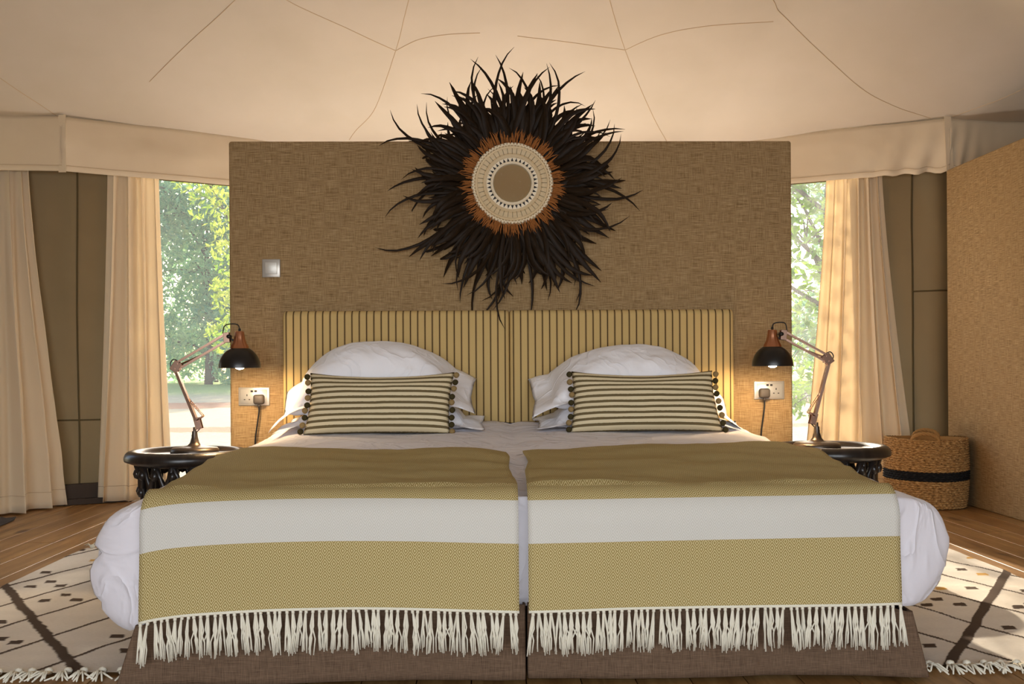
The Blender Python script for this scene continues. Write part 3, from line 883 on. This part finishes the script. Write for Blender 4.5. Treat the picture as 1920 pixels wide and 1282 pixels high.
    b.tube([top, top + Vector((0, 0, .014))], .0055, 8)
    P = [top + Vector((0, 0, .01)), top + Vector((-m * .006, 0, .028)), top + Vector((-m * .03, 0, .034)), Up + Vector((-m * .006, 0, .05)), Up + Vector((-m * .014, 0, .016))]
    b.tube([catmull(P, k / 24) for k in range(25)], .0026, 6)
    P = [Mi + e * .03 + en * .012, Mi + Vector((-m * .004, 0, .035)), Mi + Vector((-m * .018, 0, .018)), Mi + Vector((-m * .012, 0, -.006))]
    b.tube([catmull(P, k / 16) for k in range(17)], .0024, 6)
    P = [L + Vector((m * .004, .0, -.012)), L + Vector((m * .012, 0, -.02)), Vector((-m * .012, 0, L.z - .05)), Vector((-m * .008, .012, .09))]
    b.tube([catmull(P, k / 16) for k in range(17)], .0022, 6)
    b.build('cable', M_cable, root)
    return root
zb = .476
lamp('copper and black jointed desk lamp on the left side table', (-1.266, 4.40, zb), 1, (.010, .605 - zb), (-.084, .850 - zb), (.137, .978 - zb), (.195, .847 - zb))
lamp('copper and black jointed desk lamp on the right side table', (1.436, 4.40, zb), -1, (-.010, .605 - zb), (.057, .866 - zb), (-.142, .976 - zb), (-.193, .841 - zb))

# ------------------------------------------------------------------ sockets, plugs, switch
YW = 4.75
def socket(label, x, z, plug_left):
    root = empty('wall_socket', (x, YW, z)); tag(root, label, 'wall socket', 'silver double wall sockets')
    b = MB(); b.rbox((0, -.004, 0), (.144, .008, .085), .003, 2); b.build('plate', M_plate, root)
    b = MB(); b.rbox((0, -.0085, 0), (.122, .002, .066), .0008, 1); b.build('inset', M_plate2, root)
    for s in (-1, 1):
        b = MB(); b.rbox((s * .009, -.011, .0245), (.011, .004, .009), .001, 1); b.build('rocker', M_dark, root)
    s = 1 if plug_left else -1
    for dx, dz, w, h in ((0, .006, .004, .009), (-.011, -.014, .007, .004), (.011, -.014, .007, .004)):
        b = MB(); b.box((s * .032 + dx, -.0097, dz), (w, .001, h)); b.build('pin_hole', M_tri, root, smooth=False)
    return root
def plug(label, x, z, end):
    root = empty('power_plug', (x, YW - .0095, z)); tag(root, label, 'power plug', 'plugs in the wall sockets')
    b = MB(); b.rbox((0, -.019, 0), (.05, .036, .046), .012, 4); b.build('body', M_plug, root)
    b = MB(); b.tube([(0, -.02, -.02), (0, -.02, -.036)], [.007, .005], 10); b.build('strain_relief', M_plug, root)
    P = [(0, -.02, -.03), (.0, -.02, -.06), (end * .4, -.02, -.11), (end, -.018, -.19), (end * 1.1, -.014, -.3), (end * 1.1, -.014, -.5)]
    b = MB(); b.tube([catmull(P, k / 30) for k in range(31)], .0037, 7); b.build('cable', M_cable, root)
    return root
socket('silver double wall socket left of the bed', -1.0895, .713, False)
plug('dark grey plug with cord in the left wall socket', -1.062, .700, -.018)
socket('silver double wall socket right of the bed', 1.3235, .726, True)
plug('dark grey plug with cord in the right wall socket', 1.295, .713, -.016)
root = empty('light_switch', (-1.0065, YW, 1.3095)); tag(root, 'square silver light switch on the woven partition', 'light switch')
b = MB(); b.rbox((0, -.004, 0), (.084, .008, .085), .003, 2); b.build('plate', M_plate, root)
b = MB(); b.rbox((0, -.009, 0), (.056, .005, .056), .0015, 2, rot=Matrix.Rotation(.04, 3, 'X')); b.build('rocker', M_plate2, root)

# ------------------------------------------------------------------ feathered mirror
def feather_mesh(L, W, bend, lift, seed, mat, nseg=9, name='feather'):
    """lies along +z from the origin, bends sideways in x, lifts towards -y"""
    b = MB(); V = []; U = []; r = random.Random(seed)
    p = Vector((0, 0, 0)); a = 0
    for i in range(nseg + 1):
        f = i / nseg
        a = bend * f * f; w = W * (math.sin(PI * min(1, f * .82 + .13)) ** .8) * (1 - .35 * f)
        if i == nseg: w = W * .04
        t = Vector((math.sin(a), 0, math.cos(a))); s = Vector((math.cos(a), 0, -math.sin(a)))
        y = -lift * f + lift * 1.2 * f * f * f
        q = p + Vector((0, y, 0)); k = 1 + .2 * r.uniform(-1, 1)
        V += [q - s * w * k + Vector((0, w * .5, 0)), q, q + s * w * (2 - k) + Vector((0, w * .5, 0))]; U += [(0, f), (.5, f), (1, f)]
        p = p + t * (L / nseg)
    F = [(i * 3 + k, i * 3 + k + 1, i * 3 + k + 4, i * 3 + k + 3) for i in range(nseg) for k in (0, 1)]
    b.add(V, F, U)
    return b
root = empty('feather_mirror', (.117, 4.75, 1.688)); tag(root, 'round shell-framed mirror with a huge black feather ruff above the headboard', 'mirror')
fm = []
rr = random.Random(21)
for k in range(14):
    L = rr.uniform(.19, .30); fm.append(feather_mesh(L, rr.uniform(.011, .018), rr.uniform(-1.3, 1.3), rr.uniform(.02, .09), k, M_feather).mesh('feather', M_feather, True, True))
thin = []
for k in range(8):
    thin.append(feather_mesh(rr.uniform(.30, .42), rr.uniform(.006, .010), rr.choice((-1, 1)) * rr.uniform(.7, 2.0), rr.uniform(.0, .07), 40 + k, M_feather).mesh('feather', M_feather, True, True))
count = 0
for k in range(298):
    q = 2 * PI * k / 298 * 7 + rr.uniform(-.1, .1)   # goes round seven times
    is_thin = k % 4 == 0
    me = rr.choice(thin if is_thin else fm)
    r0 = rr.uniform(.15, .24)
    put('feather', me, root, (r0 * math.sin(q), -.035 - rr.uniform(0, .045), r0 * math.cos(q)),
        (0, q + rr.uniform(-.4, .4), rr.uniform(-.5, .5)), (rr.choice((-1, 1)) * 1.1, 1, rr.uniform(.95, 1.25) * (1.1 if math.cos(q) < -.5 else 1)))
# the dense under-layer of the ruff
mass = MB()
for k in range(420):
    q = rr.uniform(0, 2 * PI); fb = feather_mesh(rr.uniform(.16, .25), rr.uniform(.010, .018), rr.uniform(-.7, .7), rr.uniform(0, .04), k, M_feather, 6)
    rot = Matrix.Rotation(q + rr.uniform(-.3, .3), 3, 'Y'); r0 = rr.uniform(.10, .2); o_ = Vector((r0 * math.sin(q), -.012 - rr.uniform(0, .03), r0 * math.cos(q)))
    mass.add([rot @ Vector(p) + o_ for p in fb.v], fb.f, fb.uv)
o = mass.build('feather_underlayer', M_feather, root, uv=True); o['kind'] = 'stuff'
mass = MB()
for k in range(430):
    q = rr.uniform(0, 2 * PI); fb = feather_mesh(rr.uniform(.036, .074), rr.uniform(.0020, .0038), rr.uniform(-.9, .9), rr.uniform(.0, .03), k, M_feather2, 4)
    rot = Matrix.Rotation(q + rr.uniform(-.25, .25), 3, 'Y'); r0 = rr.uniform(.180, .190); o_ = Vector((r0 * math.sin(q), -.078 - rr.uniform(0, .022), r0 * math.cos(q)))
    mass.add([rot @ Vector(p) + o_ for p in fb.v], fb.f, fb.uv)
o = mass.build('brown_feather_ring', M_feather2, root, uv=True); tag(o, 'ring of short rust-brown feathers', kind='stuff')
ry = Matrix.Rotation(PI / 2, 3, 'X')     # lathe axis z -> -y
def disc(name, prof, mat, yoff, parent, seg=96):
    b = MB(); b.lathe(prof, seg, (0, yoff, 0), rot=ry); return b.build(name, mat, parent, sharp=.3)
disc('backing_disc', [(0, .0), (.19, .0), (.19, .08), (.0, .08)], M_bead, 0, root)
fr_ = disc('beaded_frame', [(.118, .080), (.120, .092), (.128, .096), (.134, .092), (.137, .098), (.150, .101), (.160, .097), (.163, .092), (.170, .094), (.173, .086), (.176, .08)], M_bead, 0, root)
b = MB()
for k in range(44):
    q = 2 * PI * k / 44; b.box((.146 * math.sin(q), -.1, .146 * math.cos(q)), (.0016, .003, .026), rot=Matrix.Rotation(q, 3, 'Y'))
b.build('stitch_ring', M_oliveseam, fr_, smooth=False)['kind'] = 'stuff'
disc('triangle_band', [(.098, .082), (.099, .0875), (.119, .0875), (.12, .082)], M_shell, 0, root)
b = MB()
for k in range(36):
    q = 2 * PI * k / 36; R3 = Matrix.Rotation(q, 3, 'Y')
    b.add([R3 @ Vector(p) for p in ((-.0062, -.0885, .101), (.0062, -.0885, .101), (0, -.0885, .118), (-.0062, -.087, .101), (.0062, -.087, .101), (0, -.087, .118))], [(0, 1, 2), (0, 3, 4, 1), (1, 4, 5, 2), (2, 5, 3, 0)])
b.build('triangle_motif', M_tri, root, smooth=False)['kind'] = 'stuff'
disc('mirror_rim', [(.086, .084), (.089, .098), (.094, .1), (.100, .096), (.101, .084)], M_shell, 0, root)
disc('mirror_glass', [(0.0, .089), (.083, .089), (.088, .086)], M_mirror, 0, root)
b = MB()
for k in range(74):
    q = 2 * PI * k / 74; b.sphere((.181 * math.sin(q), -.088, .181 * math.cos(q)), (.0076, .010, .0076), 8)
    q += PI / 74; b.sphere((.1755 * math.sin(q), -.09, .1755 * math.cos(q)), (.005, .007, .005), 6)
b.build('shell_ring', M_shell, root)['kind'] = 'stuff'

# ------------------------------------------------------------------ curtains
def curtain(label, top, bot, mid=None, zt=2.11, zb_=.012, nf=6, amp=(.03, .05), seed=0, mat=None, edge=0):
    b = MB(); nu, nv = 150, 46
    def fn(u, v):
        f = v
        a = catmull([(p[0], p[1], 0) for p in top], u); c = catmull([(p[0], p[1], 0) for p in bot], u)
        if mid:
            m_ = catmull([(p[0], p[1], 0) for p in mid], u)
            p = a * (1 - f) * (1 - 2 * f) + m_ * 4 * f * (1 - f) + c * f * (2 * f - 1)
        else:
            g = f ** 1.3; p = a.lerp(c, g)
        du = .01
        t = (catmull([(q[0], q[1], 0) for q in bot], min(1, u + du)) - catmull([(q[0], q[1], 0) for q in bot], max(0, u - du))).normalized()
        nrm = Vector((t.y, -t.x, 0))
        ph = 2 * PI * nf * (u + .05 * N(u * 3, seed * 1.7, v * .5)) + seed
        am = amp[0] + (amp[1] - amp[0]) * f
        sn = math.sin(ph); sn = math.copysign(abs(sn) ** .7, sn)
        o = am * (sn + .4 * math.sin(2.3 * ph + 1 + v)) * (.5 + .9 * abs(N(u * 4, 2.2 + .6 * v, seed)))
        o += .02 * fbm(u * 3, v * 2.5, seed) * f
        return p + nrm * o + t * (am * .5 * math.cos(ph)) * 1.0 + Vector((0, 0, zt + (zb_ - zt) * v))
    b.grid(nu, nv, fn, uvfn=lambda u, v: (u * 1.2, v * 2.1))
    root_o = b.build('curtain', mat or M_curt, uv=True, thick=.0015)
    tag(root_o, label, 'curtain', 'cream tent curtains')
    h = MB(); h.tube([fn(i / nu, .955) for i in range(nu + 1)], .0025, 4); h.build('hem_stitch', M_seam, root_o)
    return root_o
curtain('cream curtain at the far left edge, flaring over the floorboards',
        [(-3.4, 6.35), (-3.1, 6.36), (-2.86, 6.375)], [(-3.42, 5.86), (-3.0, 5.78), (-2.76, 5.9), (-2.60, 6.26)], nf=7, amp=(.020, .058), seed=1.3)
curtain('cream curtain hanging between the olive wall and left opening',
        [(-2.41, 6.51), (-2.27, 6.60), (-2.145, 6.67)], [(-2.45, 6.40), (-2.22, 6.46), (-2.04, 6.58)], nf=4.2, amp=(.018, .045), seed=4.1)
curtain('backlit cream curtain hanging beside the right opening',
        [(2.29, 6.77), (2.46, 6.69), (2.60, 6.62)], [(2.06, 6.60), (2.38, 6.50), (2.72, 6.38)], nf=5.5, amp=(.016, .045), seed=2.4)

# ------------------------------------------------------------------ basket
def basket():
    root = empty('basket', (2.60, 5.97, 0), math.radians(-24)); tag(root, 'woven seagrass basket with a black band standing by the right partition', 'basket')
    rx, ryy, H = .225, .19, .405; rows = 30; rh = H / rows
    def r_at(z): return 1 + .03 * math.sin(PI * z / H) - .05 * (1 - z / H) ** 3
    parts = {'lower_weave': (0, 12, M_bask), 'black_band': (12, 16, M_baskb), 'upper_weave': (16, rows, M_bask)}
    for nm, (a, c, mt) in parts.items():
        b = MB(); sub = 5; nseg = 220
        def fn(u, v):
            zz = (a + (c - a) * v) * rh; row = int(min(zz / rh, rows - .001)); f = zz / rh - row
            q = 2 * PI * u
            bulge = .008 * math.sin(PI * f) + .0045 * math.sin(q * 56 + (row % 2) * PI + f * 3) * math.sin(PI * f)
            k = r_at(zz)
            wob = .004 * N(math.cos(q) * 2, math.sin(q) * 2, zz * 4)
            return ((rx * k + bulge + wob) * math.cos(q), (ryy * k + bulge + wob) * math.sin(q), zz + .002 * math.sin(q * 56 + (row % 2) * PI) + .006 * math.sin(q * 2 + 1) * zz / H + .003)
        b.grid(nseg, (c - a) * sub, fn, closed=True, uvfn=lambda u, v: (u, (a + (c - a) * v) * rh))
        b.build(nm, mt, root, uv=True)
    b = MB(); b.lathe([(0, .012), (.93, .012), (.96, .2), (.955, .4), (.98, .405)], 80); b.v = [(p[0] * rx, p[1] * ryy, p[2]) for p in b.v]; b.build('lining', M_bask, root, uv=True)
    for s in (-1, 1):
        b = MB(); P = []
        for k in range(25):
            t = k / 24; q = -s * PI / 2 * (-1) * 1.0
            x_ = .075 * math.cos(PI * (1 - t)); z_ = H - .02 + .055 * math.sin(PI * t) ** .8
            P.append((x_ + .0, -s * ryy * .985 * math.sqrt(max(0, 1 - (x_ / rx) ** 2)), z_))
        for ph in (0, 2.1, 4.2):
            b.tube([Vector(p) + Vector((0, .006 * math.cos(k * .9 + ph), .006 * math.sin(k * .9 + ph))) for k, p in enumerate(P)], .0075, 6)
        b.build('handle', M_bask, root)
basket()

# ------------------------------------------------------------------ rugs
def rug(label, x0, x1, y0, y1, O, sgn, seed):
    root = empty('kilim_rug', ((x0 + x1) / 2, (y0 + y1) / 2, 0)); tag(root, label, 'rug', 'cream kilim rugs beside the bed')
    ox, oy = root.location.x, root.location.y
    nx, ny = 190, 400
    b = MB(); colr = []
    cream = srgb(226, 219, 209); dark = srgb(84, 70, 60); och = srgb(206, 164, 96)
    T = (.1635 * sgn, -.2514); S = (.36 * sgn, .93); det = T[0] * S[1] - S[0] * T[1]
    r = random.Random(seed)
    cells = {}
    dashes = [(.40, .20), (.37, .10), (.79, .22), (.44, .46), (.76, .50)]
    def c_at(X, Y):
        dx, dy = X - O[0], Y - O[1]
        w1 = .012 * N(X * 7, Y * 7, seed); w2 = .006 * N(X * 30, Y * 30, seed)
        dx += w1 * .6 + w2 * .5; dy += w2
        a = (dx * S[1] - S[0] * dy) / det; bb = (T[0] * dy - T[1] * dx) / det
        kb = bb / .62; fb = (kb - round(kb)) * .62; fa = a - round(a)
        if abs(fb) < .021: return dark
        if abs(fa) < .030: return dark
        ia, ib = math.floor(a), math.floor(kb)
        for j, (da, db) in enumerate(dashes):
            key = (ia, ib, j)
            if key not in cells: cells[key] = (r.random() < .62, r.random() < .16)
            show, yel = cells[key]
            if not show: continue
            ca = ia + da; cb = ib * .62 + db
            px, py = O[0] + ca * T[0] + cb * S[0], O[1] + ca * T[1] + cb * S[1]
            if abs(X - px + .25 * (Y - py) * sgn) < .021 + w2 and abs(Y - py) < .022 + w2: return och if yel else dark
        k = .97 + .06 * N(X * 3, Y * 14, seed); return (cream[0] * k, cream[1] * k, cream[2] * k, 1)
    def fn(u, v):
        X = x0 + (x1 - x0) * u; Y = y0 + (y1 - y0) * v
        X += .014 * N(Y * 2.5, u, seed) * (2 * u - 1)
        c = c_at(X, Y); colr.append(c)
        z = .008 + .004 * fbm(X * 3, Y * 3, seed) + (.0015 if c[0] < .2 else 0)
        z += .010 * sstep(.02, 0, v) * abs(N(X * 14, 1, seed))
        return (X - ox, Y - oy, max(z, .004))
    b.grid(nx, ny, fn)
    o = b.build('weave', M_rug, root)
    at = o.data.attributes.new('weave', 'FLOAT_COLOR', 'POINT'); at.data.foreach_set('color', np.array(colr, dtype=np.float32).ravel())
    # border skirt so the rug has thickness at its edges, and knotted fringe at both ends
    fm_ = []
    for k in range(5):
        t = MB(); q = random.Random(seed * 9 + k)
        t.sphere((0, 0, .012), (.013, .014, .010), 8)
        for n_ in range(8):
            a0 = q.uniform(-.7, .7); L = q.uniform(.05, .085); x_ = q.uniform(-.009, .009)
            t.tube([(x_, -.004, .010), (x_ + .4 * L * math.sin(a0), -.5 * L, q.uniform(.010, .022)), (x_ + L * math.sin(a0), -L * math.cos(a0), q.uniform(.004, .008))], [.0032, .003, .0022], 5)
        fm_.append(t.mesh('fringe_knot', M_fringe))
    n = 20
    for k in range(n):
        for e, yy, rz in ((0, y0, 0), (1, y1, PI)):
            put('fringe_knot', r.choice(fm_), root, (x0 + (x1 - x0) * (k + .5) / n - ox + r.uniform(-.01, .01), yy - oy, .002), (0, 0, rz + r.uniform(-.4, .4)))
    return root
rug('cream kilim rug with dark diagonal lines on the left of the bed', -1.885, -.955, 2.83, 4.80, (-1.868, 3.958), 1, 1)
rug('cream kilim rug with dark diagonal lines on the right of the bed', 1.16, 2.085, 2.79, 4.58, (2.058, 3.99), -1, 2)
b = MB(); rw = Matrix.Rotation(.12, 3, 'Z')
b.grid(30, 16, lambda u, v: tuple(rw @ Vector((-.75 * (1 - u), -.5 * (1 - v), .006 + .004 * fbm(u * 4, v * 4, 1) + .012 * sstep(.93, 1, v) * abs(math.sin(u * 20))))))
o = b.build('floor_mat', M_mat, thick=.006); o.location = (-2.655, 5.755, 0); tag(o, 'dark grey floor mat at the foot of the far left curtain', 'mat')

# ------------------------------------------------------------------ outside: ground, trees and shrubs
b = MB()
def gz(x, y): return -.42 + .5 * sstep(9, 45, y) + .05 * fbm(x * .3, y * .3, 2)
b.grid(60, 60, lambda u, v: (-45 + 90 * u, -8 + 70 * v, gz(-45 + 90 * u, -8 + 70 * v)))
tag(b.build('ground', M_ground), kind='structure')
def leaf_cloud(b, c, rad, n, size, r):
    for k in range(n):
        d = Vector((r.gauss(0, 1), r.gauss(0, 1), r.gauss(0, 1))).normalized() * (r.random() ** .4)
        p = Vector((c[0] + d.x * rad[0], c[1] + d.y * rad[1], c[2] + d.z * rad[2]))
        a = Vector((r.gauss(0, 1), r.gauss(0, 1), r.gauss(0, 1) - .4)).normalized(); t = a.orthogonal().normalized(); t = Matrix.Rotation(r.uniform(0, 6.28), 3, a) @ t; w = a.cross(t)
        s = size * r.uniform(.6, 1.3)
        b.add([p - t * s, p + w * s * .42 + a * s * .12, p + t * s, p - w * s * .42 + a * s * .12], [(0, 1, 2, 3)])
def tree(name, label, cat, x, y, clusters, trunk_r, mat, group, leaf, n, seed):
    r = random.Random(seed); z0 = gz(x, y)
    root = empty(name, (x, y, z0)); tag(root, label, cat, group)
    b = MB(); t = MB()
    zt = max(c[2] for c in clusters)
    t.tube([(0, 0, -.1), (.08, .05, zt * .35), (-.05, 0, zt * .7), (0, 0, zt)], [trunk_r, trunk_r * .8, trunk_r * .5, trunk_r * .15], 8)
    for cl_ in clusters:
        cx_, cy_, cz_, rx, ry_, rz_ = cl_[:6]; dens = cl_[6] if len(cl_) > 6 else 1
        f = min(.85, max(.15, cz_ / zt * .7)); base = Vector((0, 0, zt * f)); tip = Vector((cx_, cy_, cz_)); midp = base.lerp(tip, .5) + Vector((0, 0, .1 * zt * .3))
        t.tube([base, midp, tip], [trunk_r * .5, trunk_r * .3, trunk_r * .1], 6)
        for q in range(4):
            tip2 = tip + Vector((r.uniform(-1, 1) * rx, r.uniform(-1, 1) * ry_, r.uniform(-.8, .9) * rz_)) * .8
            t.tube([tip.lerp(midp, .3), tip.lerp(tip2, .5) + Vector((0, 0, .05)), tip2], [trunk_r * .22, trunk_r * .14, trunk_r * .05], 5)
        leaf_cloud(b, (cx_, cy_, cz_), (rx, ry_, rz_), int(n * dens), leaf, r)
    b.build('foliage', mat, root, smooth=False); t.build('branches', M_bark, root)
    return root
g = 'trees across the clearing'
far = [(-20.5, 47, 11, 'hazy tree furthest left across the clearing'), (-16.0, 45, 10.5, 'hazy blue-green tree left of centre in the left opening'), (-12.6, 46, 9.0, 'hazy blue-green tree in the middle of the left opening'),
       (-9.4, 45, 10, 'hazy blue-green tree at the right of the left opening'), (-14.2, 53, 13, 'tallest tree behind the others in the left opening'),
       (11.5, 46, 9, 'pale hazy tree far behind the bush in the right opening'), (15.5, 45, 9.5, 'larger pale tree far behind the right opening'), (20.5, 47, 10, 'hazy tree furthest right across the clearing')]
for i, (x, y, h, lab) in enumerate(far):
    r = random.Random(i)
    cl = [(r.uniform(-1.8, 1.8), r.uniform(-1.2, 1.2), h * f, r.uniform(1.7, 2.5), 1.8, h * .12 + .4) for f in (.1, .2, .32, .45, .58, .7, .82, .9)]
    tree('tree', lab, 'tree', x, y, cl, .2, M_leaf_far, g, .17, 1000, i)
tree('shrub', 'yellow-green leafy branches hanging at the right of the left opening', 'shrub', -3.0, 12.6,
     [(-.3, 0, 3.3, .4, .4, .4), (-.15, 0, 2.75, .3, .35, .4), (-.15, 0, 2.15, .28, .35, .3), (-.5, .1, 3.6, .5, .4, .25), (-.2, 0, 1.65, .3, .3, .25)], .03, M_leaf_near, None, .05, 230, 31)
tree('shrub', 'bright green leafy bush close outside the right opening', 'shrub', 3.55, 10.4,
     [(-.3, 0, 2.6, .7, .6, .5), (.1, .2, 2.0, .8, .6, .5), (-.2, 0, 1.5, .7, .6, .4), (.2, 0, 3.1, .7, .6, .4), (-.5, .2, 3.3, .5, .5, .3), (-.1, 0, .95, .6, .5, .25), (-1.2, .2, 3.2, .6, .5, .5, .28), (-1.6, .2, 2.6, .4, .4, .5, .2), (-1.6, .2, 4.0, .6, .5, .5, .7)], .05, M_leaf_mid, None, .06, 420, 33)  # last three leaf clusters added out of view to dapple and shade the sun
tree('tree', 'slender tree added unseen behind the woven partition to shade the left rug', 'tree', -1.7, 16.0,  # out-of-view tree, added to keep direct sun off the left rug
     [(-.1, 0, 4.8, 1.0, .8, .8), (-.8, 0, 5.2, .8, .8, .8), (.3, 0, 5.8, .9, .8, .7), (-.5, .2, 6.6, .9, .8, .6), (.0, 0, 4.0, .8, .7, .5), (.6, 0, 4.9, .7, .7, .8)], .08, M_leaf_mid, None, .1, 760, 41)
